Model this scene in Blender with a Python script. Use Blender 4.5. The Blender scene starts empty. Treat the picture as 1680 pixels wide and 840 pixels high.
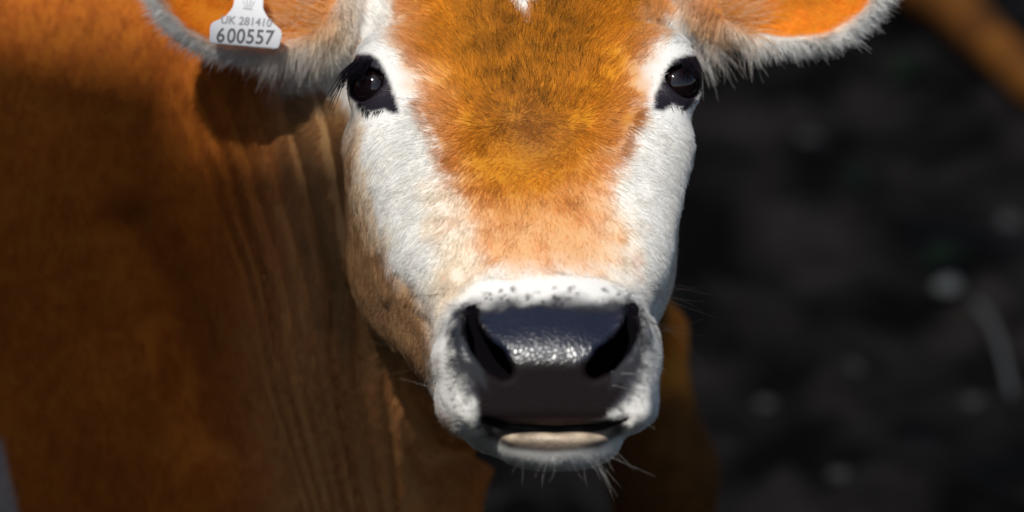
import bpy, math, os
import numpy as np
from mathutils import Vector, Matrix

# ------------------------------------------------------------------ camera, sky, sun, exposure
D = 2.0                       # metres from the lens to the calf's brow
S = 0.64 / 1680.0             # metres covered by one photo pixel at the brow
PITCH = math.radians(15.0)    # camera looks down
H0 = 0.78                     # height of the aimed-at point above the ground
CP, SP = math.cos(PITCH), math.sin(PITCH)
sc = bpy.context.scene
COL = sc.collection

cam_d = bpy.data.cameras.new("camera"); cam = bpy.data.objects.new("camera", cam_d); COL.objects.link(cam)
cam.location = (0, -D * CP, H0 + D * SP)
cam.rotation_euler = (math.pi / 2 - PITCH, 0, 0)
cam_d.sensor_width = 36; cam_d.lens = 36 * D / 0.64
cam_d.clip_start = 0.05; cam_d.clip_end = 2000
cam_d.dof.use_dof = True; cam_d.dof.focus_distance = D - 0.05; cam_d.dof.aperture_fstop = 4.0
sc.camera = cam

SUN_EL, SUN_AZ = math.radians(50), math.radians(200)     # direction towards the sun; azimuth 180 = behind the camera
world = bpy.data.worlds.new("World"); sc.world = world; world.use_nodes = True
wn = world.node_tree.nodes; wl = world.node_tree.links
sky = wn.new("ShaderNodeTexSky"); sky.sky_type = 'NISHITA'; sky.sun_disc = False
sky.sun_elevation = SUN_EL; sky.sun_rotation = SUN_AZ
bg = wn["Background"]; bg.inputs[1].default_value = 0.075
wl.new(sky.outputs[0], bg.inputs[0])
sd = bpy.data.lights.new("sun", 'SUN'); sd.energy = 4.2; sd.angle = math.radians(0.9); sd.color = (1.0, 0.96, 0.9)
sun = bpy.data.objects.new("sun", sd); COL.objects.link(sun)
sdir = Vector((math.sin(SUN_AZ) * math.cos(SUN_EL), math.cos(SUN_AZ) * math.cos(SUN_EL), math.sin(SUN_EL)))
sun.rotation_euler = sdir.to_track_quat('Z', 'Y').to_euler()
vs = sc.view_settings; vs.view_transform = 'Standard'; vs.look = 'None'; vs.gamma = 1; vs.use_curve_mapping = False
vs.exposure = 0.2
sc.cycles.use_denoising = True
sc.cycles.max_bounces = 6; sc.cycles.transparent_max_bounces = 4
try: sc.cycles_curves.shape = 'RIBBONS'
except Exception: pass
SHX, SHY, SHZ = -.280, .03, 1.082     # where the added sun blocker's shade begins
HAIR = float(os.environ.get("HAIR", "1"))

rng = np.random.default_rng(7)
f32 = np.float32

# the calf is modelled in a frame turned with its head ("V": x right, y away, z up, origin at the brow's depth)
def v2w(P):
    P = np.asarray(P, dtype=np.float64)
    return np.stack([P[..., 0], P[..., 1] * CP + P[..., 2] * SP, -P[..., 1] * SP + P[..., 2] * CP + H0], -1)
def w2v(P):
    P = np.asarray(P, dtype=np.float64)
    return np.stack([P[..., 0], P[..., 1] * CP - (P[..., 2] - H0) * SP, P[..., 1] * SP + (P[..., 2] - H0) * CP], -1)
def pt(px, py, y):
    k = S * (D + y) / D
    return np.array([(px - 840) * k, y, (420 - py) * k])
def px_of(P):
    k = S * (D + P[:, 1]) / D
    return P[:, 0] / k + 840, 420 - P[:, 2] / k

# ------------------------------------------------------------------ numeric helpers
def smin(a, b, k):
    h = np.maximum(k - np.abs(a - b), 0) / k
    return np.minimum(a, b) - h * h * k * 0.25
def smax(a, b, k): return -smin(-a, -b, k)
def sstep(a, b, x):
    t = np.clip((x - a) / (b - a), 0, 1); return t * t * (3 - 2 * t)
def hash3(i, j, k, seed=0):
    h = (i * 374761393 + j * 668265263 + k * 2147483647 + seed * 144665) & 0xffffffff
    h = ((h ^ (h >> 13)) * 1274126177) & 0xffffffff
    return ((h ^ (h >> 16)) & 0xffff) / 65535.0
def noise(P, scale, seed=0):
    Q = P * scale; I = np.floor(Q).astype(np.int64); F = Q - I; F = F * F * (3 - 2 * F)
    r = 0
    for a in (0, 1):
        for b in (0, 1):
            for c in (0, 1):
                w = (F[:, 0] if a else 1 - F[:, 0]) * (F[:, 1] if b else 1 - F[:, 1]) * (F[:, 2] if c else 1 - F[:, 2])
                r = r + w * hash3(I[:, 0] + a, I[:, 1] + b, I[:, 2] + c, seed)
    return r * 2 - 1
def fbm(P, scale, seed=0, o=3):
    r = 0; a = 1.0
    for i in range(o):
        r = r + a * noise(P, scale * 2 ** i, seed + i); a *= 0.5
    return r
def ell(x, y, z, c, r, R=None):
    dx, dy, dz = x - c[0], y - c[1], z - c[2]
    if R is not None:
        dx, dy, dz = (R[0][0] * dx + R[0][1] * dy + R[0][2] * dz, R[1][0] * dx + R[1][1] * dy + R[1][2] * dz,
                      R[2][0] * dx + R[2][1] * dy + R[2][2] * dz)
    k0 = np.sqrt((dx / r[0]) ** 2 + (dy / r[1]) ** 2 + (dz / r[2]) ** 2)
    k1 = np.sqrt((dx / r[0] ** 2) ** 2 + (dy / r[1] ** 2) ** 2 + (dz / r[2] ** 2) ** 2) + 1e-9
    return k0 * (k0 - 1) / k1
def cap(x, y, z, a, b, ra, rb):
    a = np.asarray(a, float); b = np.asarray(b, float); d = b - a; L2 = float(d @ d)
    t = np.clip(((x - a[0]) * d[0] + (y - a[1]) * d[1] + (z - a[2]) * d[2]) / L2, 0, 1)
    return np.sqrt((x - a[0] - t * d[0]) ** 2 + (y - a[1] - t * d[1]) ** 2 + (z - a[2] - t * d[2]) ** 2) - (ra + (rb - ra) * t)
def chain2(px, py, pts):
    """distance (photo pixels, at the muzzle) to a polyline of (px, py, radius)"""
    r = None
    for (ax, ay, ra), (bx, by, rb) in zip(pts[:-1], pts[1:]):
        dx, dy = bx - ax, by - ay
        t = np.clip(((px - ax) * dx + (py - ay) * dy) / (dx * dx + dy * dy), 0, 1)
        d = np.hypot(px - ax - t * dx, py - ay - t * dy) - (ra + (rb - ra) * t)
        r = d if r is None else np.minimum(r, d)
    return r
def poly(px, py, pts, soft):
    """1 inside the outline, 0 outside, soft edge"""
    pts = np.array(pts, float); n = len(pts)
    d = np.full(px.shape, 1e9); ins = np.zeros(px.shape, bool)
    for i in range(n):
        ax, ay = pts[i]; bx, by = pts[(i + 1) % n]
        ex, ey = bx - ax, by - ay
        t = np.clip(((px - ax) * ex + (py - ay) * ey) / (ex * ex + ey * ey + 1e-9), 0, 1)
        d = np.minimum(d, np.hypot(px - ax - t * ex, py - ay - t * ey))
        c = ((ay > py) != (by > py)) & (px < (bx - ax) * (py - ay) / (by - ay + 1e-12) + ax)
        ins ^= c
    sd_ = np.where(ins, d, -d)
    return sstep(-soft, soft, sd_)
def blob(px, py, cx, cy, rx, ry, rot=0, p=1.0):
    c, s = math.cos(math.radians(rot)), math.sin(math.radians(rot))
    X = (px - cx) * c + (py - cy) * s; Y = -(px - cx) * s + (py - cy) * c
    return np.exp(-((X / rx) ** 2 + (Y / ry) ** 2) ** p)

# ------------------------------------------------------------------ the calf's shape as one distance function
O = np.array([0.0084, 0.012, 0.1075])
U = np.array([0.055, -0.72, -0.69]); U /= np.linalg.norm(U)
Lx = np.array([1.0, 0, 0]); Lx -= U * (Lx @ U); Lx /= np.linalg.norm(Lx)
W = np.cross(U, Lx)
TU = np.array([-.24, -.20, -.14, -.08, 0, .06, .11, .16, .20, .25, .32])
TA = np.array([.03, .055, .074, .086, .0905, .0865, .077, .0665, .059, .0575, .053])
TT = np.array([-.03, .0, .03, .041, .035, .029, .026, .0235, .0215, .0215, .018])
TB = np.array([-.06, -.09, -.115, -.125, -.125, -.12, -.105, -.085, -.072, -.066, -.06])
TN = np.array([2.0, 2.1, 2.3, 2.5, 2.6, 2.5, 2.4, 2.4, 2.4, 2.5, 2.5])
Y_FRONT = -0.186
EYE_L = pt(616, 143, -0.010); EYE_R = pt(1107, 138, -0.010); ER = 0.0142
EAR_L = dict(c=pt(416, -34, 0.075), r=(.0665, .030, .0500)); EAR_R = dict(c=pt(1296, -42, 0.075), r=(.0620, .030, .0465))
NOS_L = [(773, 513, 5), (775, 540, 10), (787, 568, 16), (810, 590, 21), (827, 608, 13)]
NOS_R = [(1035, 511, 5), (1033, 540, 10), (1020, 568, 16), (995, 590, 21), (975, 607, 13)]
MOUTH = [(792, 689, 4), (835, 700, 5), (910, 705, 5.5), (985, 700, 5), (1026, 686, 4)]

def rotz(a):
    a = math.radians(a); return [[math.cos(a), math.sin(a), 0], [-math.sin(a), math.cos(a), 0], [0, 0, 1]]
def roty(a):
    a = math.radians(a); return [[math.cos(a), 0, math.sin(a)], [0, 1, 0], [-math.sin(a), 0, math.cos(a)]]

# skeleton of the trunk and legs, in world metres, turned into V
def wv(x, y, z): return w2v(np.array([x, y, z]))

def ear(x, y, z, e):
    c, r = e['c'], e['r']
    outer = ell(x, y, z, c, r)
    inner = ell(x, y, z, (c[0], c[1] - .0135, c[2] + .002), (r[0] * .97, r[1], r[2] * .965))
    return smax(outer, -inner, .004)

def eye_cut(x, y, z, c, side):
    d = np.array([side * 0.42, -0.90, 0.05]); d /= np.linalg.norm(d)
    up = np.array([side * 0.30, 0, 1.0]); up -= d * (up @ d); up /= np.linalg.norm(up)
    rt = np.cross(up, d)                                  # in-plane horizontal
    X, Y, Z = x - c[0], y - c[1], z - c[2]
    a = X * rt[0] + Y * rt[1] + Z * rt[2]; b = X * up[0] + Y * up[1] + Z * up[2]; f = X * d[0] + Y * d[1] + Z * d[2]
    R = .0150; o = .0046                                   # almond from two discs
    al = smax(np.hypot(a, b - o) - R, np.hypot(a, b + o) - R, .002)
    return np.maximum(al, .004 - f)

def body_sdf(P):
    x, y, z = P[:, 0], P[:, 1], P[:, 2]
    dx, dy, dz = x - O[0], y - O[1], z - O[2]
    l = dx * Lx[0] + dy * Lx[1] + dz * Lx[2]
    u = dx * U[0] + dy * U[1] + dz * U[2]
    w = dx * W[0] + dy * W[1] + dz * W[2]
    a = np.interp(u, TU, TA); t = np.interp(u, TU, TT); b = np.interp(u, TU, TB); n = np.interp(u, TU, TN)
    wc = t - (t - b) * 0.42
    a = a * np.where(l > 0, 1 - .10 * np.exp(-((u - .09) / .07) ** 2), 1)
    hb = np.where(w > wc, t - wc, wc - b)
    q = (np.abs(l / a) ** n + np.abs((w - wc) / hb) ** n) ** (1 / n)
    head = (q - 1) * np.minimum(a, hb) * 0.92
    head = smax(head, -(u + .21), .04)
    # snout ends in the flat nose pad
    head = smax(head, (Y_FRONT - y) * 0.97 + (z + .09) * 0.10, .009)
    head = smax(head, -(z + .0985) + (y + .186) * .12, .012)
    k = S * (D + y) / D
    px = x / k + 840; py = 420 - z / k
    # cheeks and jaw behind
    for s_, cx in ((-1, 732), (1, 958)):
        head = smin(head, ell(x, y, z, pt(cx, 330, .07), (.054, .075, .085)), .04)
    head = smin(head, cap(x, y, z, pt(722, 460, .05), pt(835, 650, -.06), .043, .033), .06)
    head = smin(head, cap(x, y, z, pt(668, 250, .012), pt(742, 500, -.064), .027, .024), .05)
    head = smin(head, cap(x, y, z, pt(955, 470, .05), pt(930, 640, -.06), .046, .032), .045)
    # brow ridges, cheek bones
    for c, sg in ((EYE_L, -1), (EYE_R, 1)):
        head = smin(head, ell(x, y, z, c + np.array([-sg * .012, .012, .016]), (.024, .024, .019)), .024)
        head = smin(head, np.sqrt((x - c[0]) ** 2 + (y - c[1]) ** 2 + (z - c[2]) ** 2) - (ER + .0024), .014)
    # facial crest ridges below the eyes and the dish between
    head = smin(head, cap(x, y, z, pt(668, 245, -.03), pt(735, 420, -.09), .020, .012), .04)
    head = smin(head, cap(x, y, z, pt(1072, 245, -.03), pt(1035, 420, -.09), .020, .012), .04)
    # upper lip flews at both sides of the pad
    for cx, sg in ((775, -1), (1017, 1)):
        head = smin(head, ell(x, y, z, pt(cx, 612, -.140), (.0185, .032, .034), roty(sg * -14)), .016)
        head = smin(head, ell(x, y, z, pt(cx + sg * 2, 662, -.142), (.0185, .030, .0175)), .010)
    # nostril wings
    head = smin(head, cap(x, y, z, pt(766, 540, -.165), pt(780, 610, -.168), .0075, .0085), .008)
    head = smin(head, cap(x, y, z, pt(1040, 540, -.165), pt(1026, 610, -.168), .0075, .0085), .008)
    # chin and lower lip
    chin = ell(x, y, z, pt(912, 722, -.143), (.0385, .034, .0180))
    chin = smin(chin, ell(x, y, z, pt(910, 717, -.158), (.0345, .0235, .0072)), .005)
    head = smin(head, chin, .006)
    # creases beside the nostrils and soft tissue
    for pts_, dep in (([(666, 150, 0), (700, 176, 1), (730, 232, 0)], .0008), ([(1062, 150, 0), (1030, 180, 1), (1010, 236, 0)], .0008),
                      ([(655, 452, 0), (690, 500, 2), (718, 560, 1)], .0009), ([(640, 500, 0), (682, 560, 1), (712, 622, 0)], .0012),
                      ([(738, 330, 0), (745, 390, 6), (760, 450, 0)], .0007), ([(1030, 400, 0), (1034, 440, 4)], .0006)):
        head = head + dep * np.exp(-(np.maximum(chain2(px, py, pts_), 0) / 12.0) ** 2) * (y < .10)
    # nostrils, mouth, eye openings
    dn = np.minimum(chain2(px, py, NOS_L), chain2(px, py, NOS_R)) * k
    head = smax(head, -np.maximum(dn, y - (Y_FRONT + .034)), .005)
    dm = chain2(px, py, MOUTH) * k
    head = smax(head, -np.maximum(dm, y - (Y_FRONT + .05)), .003)
    for c, sg in ((EYE_L, -1), (EYE_R, 1)):
        head = smax(head, -eye_cut(x, y, z, c, sg), .0015)
    # ears
    for e, sg in ((EAR_L, -1), (EAR_R, 1)):
        base = cap(x, y, z, pt(840 + sg * 225, 20, .105), pt(840 + sg * 300, 12, .088), .030, .024)
        er = smin(ear(x, y, z, e), base, .02)
        head = smin(head, er, .014)
    # neck, dewlap, shoulder, trunk
    nk = cap(x, y, z, pt(850, 120, .14), pt(560, 180, .34), .115, .165)
    nk = smin(nk, cap(x, y, z, pt(740, 420, .14), pt(500, 690, .33), .074, .125), .09)
    nk = smin(nk, cap(x, y, z, pt(560, 190, .34), pt(150, 190, .50), .175, .22), .10)
    nk = smin(nk, cap(x, y, z, pt(500, 820, .34), pt(400, 1000, .42), .100, .12), .10)
    tr = cap(x, y, z, wv(-.42, .56, .82), wv(-1.15, .68, .80), .255, .27)
    tr = smin(tr, ell(x, y, z, wv(-.36, .36, .70), (.18, .11, .30)), .09)          # near shoulder
    tr = smin(tr, ell(x, y, z, wv(-1.20, .60, .78), (.26, .22, .24)), .1)
    nk = smin(nk, tr, .12)
    # loose skin: long folds running down the neck
    zz = np.clip(py, -100, 1000)
    xl = 262 + .31 * zz; xr = 575 + .09 * zz
    ph = (px - xl) / (xr - xl) + .05 * np.sin(zz * .009 + 1) + .012 * np.sin(zz * .023)
    amp = sstep(-.12, .10, ph) * (1 - sstep(.95, 1.25, ph)) * sstep(60, 480, zz) * (.72 + .28 * np.sin(ph * 9.3 + zz * .004))
    wv_ = np.abs(np.mod(5.6 * ph + .8 * np.sin(2.3 * ph + .5), 1.0) - .5) * 2
    nk = nk + .0135 * amp * (wv_ ** 1.6 - .35) * sstep(.0, .08, y)
    nk = nk + .013 * np.exp(-(np.maximum(chain2(px, py, [(215, 380, 0), (270, 480, 3), (310, 590, 3), (350, 720, 0)]), 0) / 45.) ** 2)
    nk = nk - .006 * np.exp(-((px - 250) / 26.) ** 2 - ((py - 620) / 70.) ** 2)
    nk = nk + .012 * np.exp(-(np.maximum(chain2(px, py, [(655, 560, 0), (665, 640, 4), (720, 740, 6), (790, 745, 0)]), 0) / 15.) ** 2)
    # legs
    for (x0, y0, x1, y1, fx, fy, r0) in LEGS:
        g = cap(x, y, z, wv(x0, y0, .58), wv(x1, y1, .33), .082 * r0, .044 * r0)
        g = smin(g, ell(x, y, z, wv(x1, y1, .32), (.043 * r0, .045 * r0, .05 * r0)), .03)
        g = smin(g, cap(x, y, z, wv(x1, y1, .31), wv(fx, fy, .09), .034 * r0, .028), .02)
        g = smin(g, cap(x, y, z, wv(fx, fy, .09), wv(fx + .01, fy - .03, .02), .034, .04), .02)
        nk = smin(nk, g, .05)
    KN = pt(1088, 780, .62)
    g = cap(x, y, z, pt(880, 330, .42), pt(1076, 550, .60), .052, .021)
    g = smin(g, cap(x, y, z, pt(1076, 550, .60), KN, .021, .037), .02)
    kw = v2w(KN)
    g = smin(g, cap(x, y, z, KN, wv(kw[0] + .01, kw[1] - .02, .09), .040, .028), .03)
    g = smin(g, cap(x, y, z, wv(kw[0] + .01, kw[1] - .02, .09), wv(kw[0] + .015, kw[1] - .05, .02), .034, .04), .02)
    nk = smin(nk, g, .03)
    f = smin(head, nk, .035)
    # hooves stand on the ground
    zw = -y * SP + z * CP + H0
    return smax(f, .004 - zw, .006)
LEGS = [(-.36, .36, -.37, .30, -.37, .32, 1.0),
        (-1.18, .50, -1.28, .50, -1.22, .50, 1.05), (-1.16, .80, -1.10, .80, -1.06, .80, 1.05)]

def axis(segs):
    out = [segs[0][0]]
    for a, b, h in segs:
        n = max(1, int(round((b - a) / h))); out += list(np.linspace(a, b, n + 1)[1:])
    return np.array(out)

def surface_nets(fn, X, Y, Z, step=6):
    """polygonise fn = 0 on a non-uniform grid, evaluating only blocks near the surface"""
    nx, ny, nz = len(X), len(Y), len(Z)
    ci, cj, ck = [np.unique(np.r_[np.arange(0, n, step), n - 1]) for n in (nx, ny, nz)]
    G = np.stack(np.meshgrid(X[ci], Y[cj], Z[ck], indexing='ij'), -1).reshape(-1, 3)
    C = fn(G).reshape(len(ci), len(cj), len(ck))
    F = np.full((nx, ny, nz), 1.0, dtype=f32); M = np.zeros((nx, ny, nz), bool)
    for a in range(len(ci) - 1):
        for b in range(len(cj) - 1):
            for c in range(len(ck) - 1):
                blk = C[a:a + 2, b:b + 2, c:c + 2]
                diag = math.dist((X[ci[a]], Y[cj[b]], Z[ck[c]]), (X[ci[a + 1]], Y[cj[b + 1]], Z[ck[c + 1]]))
                s = (slice(ci[a], ci[a + 1] + 1), slice(cj[b], cj[b + 1] + 1), slice(ck[c], ck[c + 1] + 1))
                if np.abs(blk).min() < diag * 1.15 + .02: M[s] = True
                else:
                    v = F[s]; v[~M[s]] = blk.flat[0]
    I, J, K = np.nonzero(M)
    vals = np.empty(len(I), f32)
    for s0 in range(0, len(I), 400000):
        e0 = slice(s0, s0 + 400000)
        vals[e0] = fn(np.stack([X[I[e0]], Y[J[e0]], Z[K[e0]]], -1))
    F[M] = vals
    ins = F < 0
    cnt = np.zeros((nx - 1, ny - 1, nz - 1), np.int8)
    offs = [(a, b, c) for a in (0, 1) for b in (0, 1) for c in (0, 1)]
    for a, b, c in offs: cnt += ins[a:nx - 1 + a, b:ny - 1 + b, c:nz - 1 + c]
    act = (cnt > 0) & (cnt < 8)
    I, J, K = np.nonzero(act); idx = np.full(act.shape, -1, np.int32); idx[act] = np.arange(len(I))
    V8 = {o: F[I + o[0], J + o[1], K + o[2]] for o in offs}
    acc = np.zeros((len(I), 3)); n = np.zeros(len(I))
    for o1 in offs:
        for ax in range(3):
            if o1[ax]: continue
            o2 = tuple(v + (1 if q == ax else 0) for q, v in enumerate(o1))
            f1, f2 = V8[o1], V8[o2]; m = (f1 < 0) != (f2 < 0)
            t = np.where(m, f1 / np.where(m, f1 - f2, 1), 0)
            p1 = np.stack([X[I + o1[0]], Y[J + o1[1]], Z[K + o1[2]]], -1); p2 = np.stack([X[I + o2[0]], Y[J + o2[1]], Z[K + o2[2]]], -1)
            acc += np.where(m[:, None], p1 + (p2 - p1) * t[:, None], 0); n += m
    V = acc / n[:, None]
    quads = []
    for ax in range(3):
        sl1 = [slice(1, -1)] * 3; sl2 = [slice(1, -1)] * 3
        sl1[ax] = slice(0, -1); sl2[ax] = slice(1, None)
        A, B = ins[tuple(sl1)], ins[tuple(sl2)]
        P = np.stack(np.nonzero(A != B), -1)
        a_in = A[P[:, 0], P[:, 1], P[:, 2]]
        base = P.copy()
        for q in range(3):
            if q != ax: base[:, q] += 1
        b1, b2 = (ax + 1) % 3, (ax + 2) % 3
        def cell(d1, d2):
            c = base.copy(); c[:, b1] -= d1; c[:, b2] -= d2
            return idx[c[:, 0], c[:, 1], c[:, 2]]
        Q = np.stack([cell(1, 1), cell(0, 1), cell(0, 0), cell(1, 0)], -1)
        Q[~a_in] = Q[~a_in][:, ::-1]
        quads.append(Q[(Q >= 0).all(1)])
    Q = np.concatenate(quads)
    # pull the vertices onto the surface
    for _ in range(2):
        e = 5e-4
        f0 = fn(V); g = np.stack([fn(V + np.eye(3)[q] * e) - f0 for q in range(3)], -1) / e
        g2 = (g ** 2).sum(1) + 1e-6
        stp = -(f0 / g2)[:, None] * g
        ln = np.linalg.norm(stp, axis=1, keepdims=True); stp *= np.minimum(1, .004 / (ln + 1e-9))
        V = V + stp * .9
    return V, Q

def make_mesh(name, V, Q, mat, parent=None, smooth=True, world_space=False):
    me = bpy.data.meshes.new(name)
    Vw = V if world_space else v2w(V)
    me.vertices.add(len(Vw)); me.vertices.foreach_set("co", Vw.astype(f32).ravel())
    k = Q.shape[1]
    me.loops.add(len(Q) * k); me.loops.foreach_set("vertex_index", Q.astype(np.int32).ravel())
    me.polygons.add(len(Q)); me.polygons.foreach_set("loop_start", np.arange(0, len(Q) * k, k, dtype=np.int32))
    if smooth: me.polygons.foreach_set("use_smooth", np.ones(len(Q), bool))
    me.update(calc_edges=True); me.validate()
    if mat: me.materials.append(mat)
    o = bpy.data.objects.new(name, me); COL.objects.link(o)
    if parent: o.parent = parent
    return o
def tag(o, label=None, cat=None, group=None, kind=None):
    if label: o["label"] = label
    if cat: o["category"] = cat
    if group: o["group"] = group
    if kind: o["kind"] = kind
    return o
def color_attr(me, name, C):
    a = me.attributes.new(name, 'FLOAT_COLOR', 'POINT')
    a.data.foreach_set("color", np.concatenate([C, np.ones((len(C), 1))], 1).astype(f32).ravel())
def float_attr(me, name, F_):
    a = me.attributes.new(name, 'FLOAT', 'POINT'); a.data.foreach_set("value", F_.astype(f32))

# ------------------------------------------------------------------ materials
def new_mat(name):
    m = bpy.data.materials.new(name); m.use_nodes = True
    nt = m.node_tree; return m, nt, nt.nodes["Principled BSDF"]
def simple(name, col, rough=.6, spec=.5, **kw):
    m, nt, b = new_mat(name)
    b.inputs["Base Color"].default_value = (*col, 1); b.inputs["Roughness"].default_value = rough
    b.inputs["Specular IOR Level"].default_value = spec
    for k_, v in kw.items(): b.inputs[k_.replace("_", " ")].default_value = v
    return m
def N(nt, t, **kw):
    n = nt.nodes.new(t)
    for k_, v in kw.items(): setattr(n, k_, v)
    return n

def skin_material():
    m, nt, b = new_mat("calf_skin")
    c = N(nt, "ShaderNodeAttribute", attribute_name="coat")
    wet = N(nt, "ShaderNodeAttribute", attribute_name="wet")
    nt.links.new(c.outputs["Color"], b.inputs["Base Color"])
    mr = N(nt, "ShaderNodeMapRange"); mr.inputs[3].default_value = .85; mr.inputs[4].default_value = .36
    nt.links.new(wet.outputs["Fac"], mr.inputs[0]); nt.links.new(mr.outputs[0], b.inputs["Roughness"])
    tc = N(nt, "ShaderNodeTexCoord")
    vo = N(nt, "ShaderNodeTexVoronoi"); vo.feature = 'DISTANCE_TO_EDGE'; vo.inputs["Scale"].default_value = 330
    no = N(nt, "ShaderNodeTexNoise"); no.inputs["Scale"].default_value = 90
    ad = N(nt, "ShaderNodeVectorMath", operation='ADD'); sc_ = N(nt, "ShaderNodeVectorMath", operation='SCALE'); sc_.inputs[3].default_value = .004
    nt.links.new(tc.outputs["Object"], no.inputs["Vector"]); nt.links.new(no.outputs["Color"], sc_.inputs[0])
    nt.links.new(tc.outputs["Object"], ad.inputs[0]); nt.links.new(sc_.outputs[0], ad.inputs[1]); nt.links.new(ad.outputs[0], vo.inputs["Vector"])
    r = N(nt, "ShaderNodeMapRange"); r.inputs[2].default_value = .22
    nt.links.new(vo.outputs["Distance"], r.inputs[0])
    mu = N(nt, "ShaderNodeMath", operation='MULTIPLY'); nt.links.new(wet.outputs["Fac"], mu.inputs[1]); nt.links.new(r.outputs[0], mu.inputs[0])
    bp = N(nt, "ShaderNodeBump"); bp.inputs["Strength"].default_value = .45; bp.inputs["Distance"].default_value = .0003
    nt.links.new(mu.outputs[0], bp.inputs["Height"]); nt.links.new(bp.outputs[0], b.inputs["Normal"])
    sp = N(nt, "ShaderNodeMath", operation='MULTIPLY'); sp.inputs[1].default_value = .28
    pw = N(nt, "ShaderNodeMath", operation='POWER'); pw.inputs[1].default_value = 2.4; nt.links.new(wet.outputs["Fac"], pw.inputs[0])
    nt.links.new(pw.outputs[0], sp.inputs[0]); nt.links.new(sp.outputs[0], b.inputs["Specular IOR Level"])
    th = N(nt, "ShaderNodeAttribute", attribute_name="thin")
    tr = N(nt, "ShaderNodeBsdfTranslucent"); nt.links.new(c.outputs["Color"], tr.inputs[0])
    mx = N(nt, "ShaderNodeMixShader"); nt.links.new(th.outputs["Fac"], mx.inputs[0])
    nt.links.new(b.outputs[0], mx.inputs[1]); nt.links.new(tr.outputs[0], mx.inputs[2]); nt.links.new(mx.outputs[0], nt.nodes["Material Output"].inputs[0])
    return m
def hair_material(name="hair"):
    m, nt, b = new_mat(name)
    c = N(nt, "ShaderNodeAttribute", attribute_name="coat")
    nt.links.new(c.outputs["Color"], b.inputs["Base Color"])
    b.inputs["Roughness"].default_value = .5; b.inputs["Specular IOR Level"].default_value = .15
    tr = N(nt, "ShaderNodeBsdfTranslucent"); nt.links.new(c.outputs["Color"], tr.inputs[0])
    mx = N(nt, "ShaderNodeMixShader"); mx.inputs[0].default_value = .38
    nt.links.new(b.outputs[0], mx.inputs[1]); nt.links.new(tr.outputs[0], mx.inputs[2])
    nt.links.new(mx.outputs[0], nt.nodes["Material Output"].inputs[0])
    return m

# ------------------------------------------------------------------ coat pattern
WHITE = np.array([.80, .785, .75]); CREAM = np.array([.80, .62, .42]); PEACH = np.array([.72, .41, .19])
ORANGE = np.array([.60, .235, .010]); DEEP = np.array([.46, .17, .015]); TAN = np.array([.62, .33, .12])
BODY = np.array([.45, .135, .018]); NECK = np.array([.70, .37, .15]); LEATHER = np.array([.006, .0035, .004]); DARK = np.array([.012, .009, .014])
PAD = [(768, 508), (800, 514), (850, 506), (900, 504), (960, 508), (1008, 512), (1040, 500), (1050, 530), (1047, 580), (1030, 625), (1010, 665), (1002, 692),
       (960, 700), (880, 702), (812, 696), (786, 688), (784, 650), (770, 615), (750, 580), (744, 545), (752, 520)]
EYEP_L = [(562, 112), (584, 88), (608, 88), (622, 98), (632, 116), (640, 134), (648, 158), (658, 187), (643, 187), (630, 180), (606, 186), (590, 178), (572, 160), (566, 130)]
EYEP_R = [(1071, 180), (1074, 156), (1090, 122), (1104, 98), (1124, 90), (1150, 90), (1162, 112), (1158, 130), (1152, 150), (1140, 170), (1126, 180), (1104, 173), (1088, 183)]
LIP = [(808, 702), (860, 701), (915, 706), (970, 700), (1006, 698), (992, 720), (950, 733), (900, 735), (850, 730), (820, 718)]
LIPD = [(786, 690), (1028, 688), (1021, 713), (982, 736), (900, 743), (836, 737), (800, 716)]
FACE_OR = [(655, -120), (648, 0), (655, 60), (680, 120), (700, 165), (722, 215), (732, 262), (752, 320), (772, 380), (790, 440), (880, 452), (990, 440),
           (1012, 380), (1002, 320), (1008, 262), (1028, 205), (1050, 150), (1062, 90), (1095, 40), (1128, 0), (1150, -120)]
DEEP_OR = [(700, -120), (672, 0), (690, 90), (722, 150), (730, 200), (738, 258), (775, 310), (830, 345), (880, 350), (940, 325), (1000, 245), (1030, 190), (1048, 120), (1060, 40), (1090, -20), (1080, -120)]
BLAZE = [(815, -120), (828, -20), (840, 6), (860, 34), (878, 6), (892, -20), (900, -120)]
JAW_L = [(560, 150), (578, 215), (590, 300), (612, 380), (640, 440), (668, 470), (700, 500), (722, 540), (706, 640), (740, 700), (800, 760), (700, 900), (400, 900), (420, 150)]
MASK_MZ = [(716, 640), (722, 560), (742, 500), (790, 462), (880, 452), (980, 458), (1040, 480), (1066, 540), (1082, 640), (1060, 700), (1030, 740), (900, 790), (800, 745), (780, 700), (720, 680)]

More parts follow.
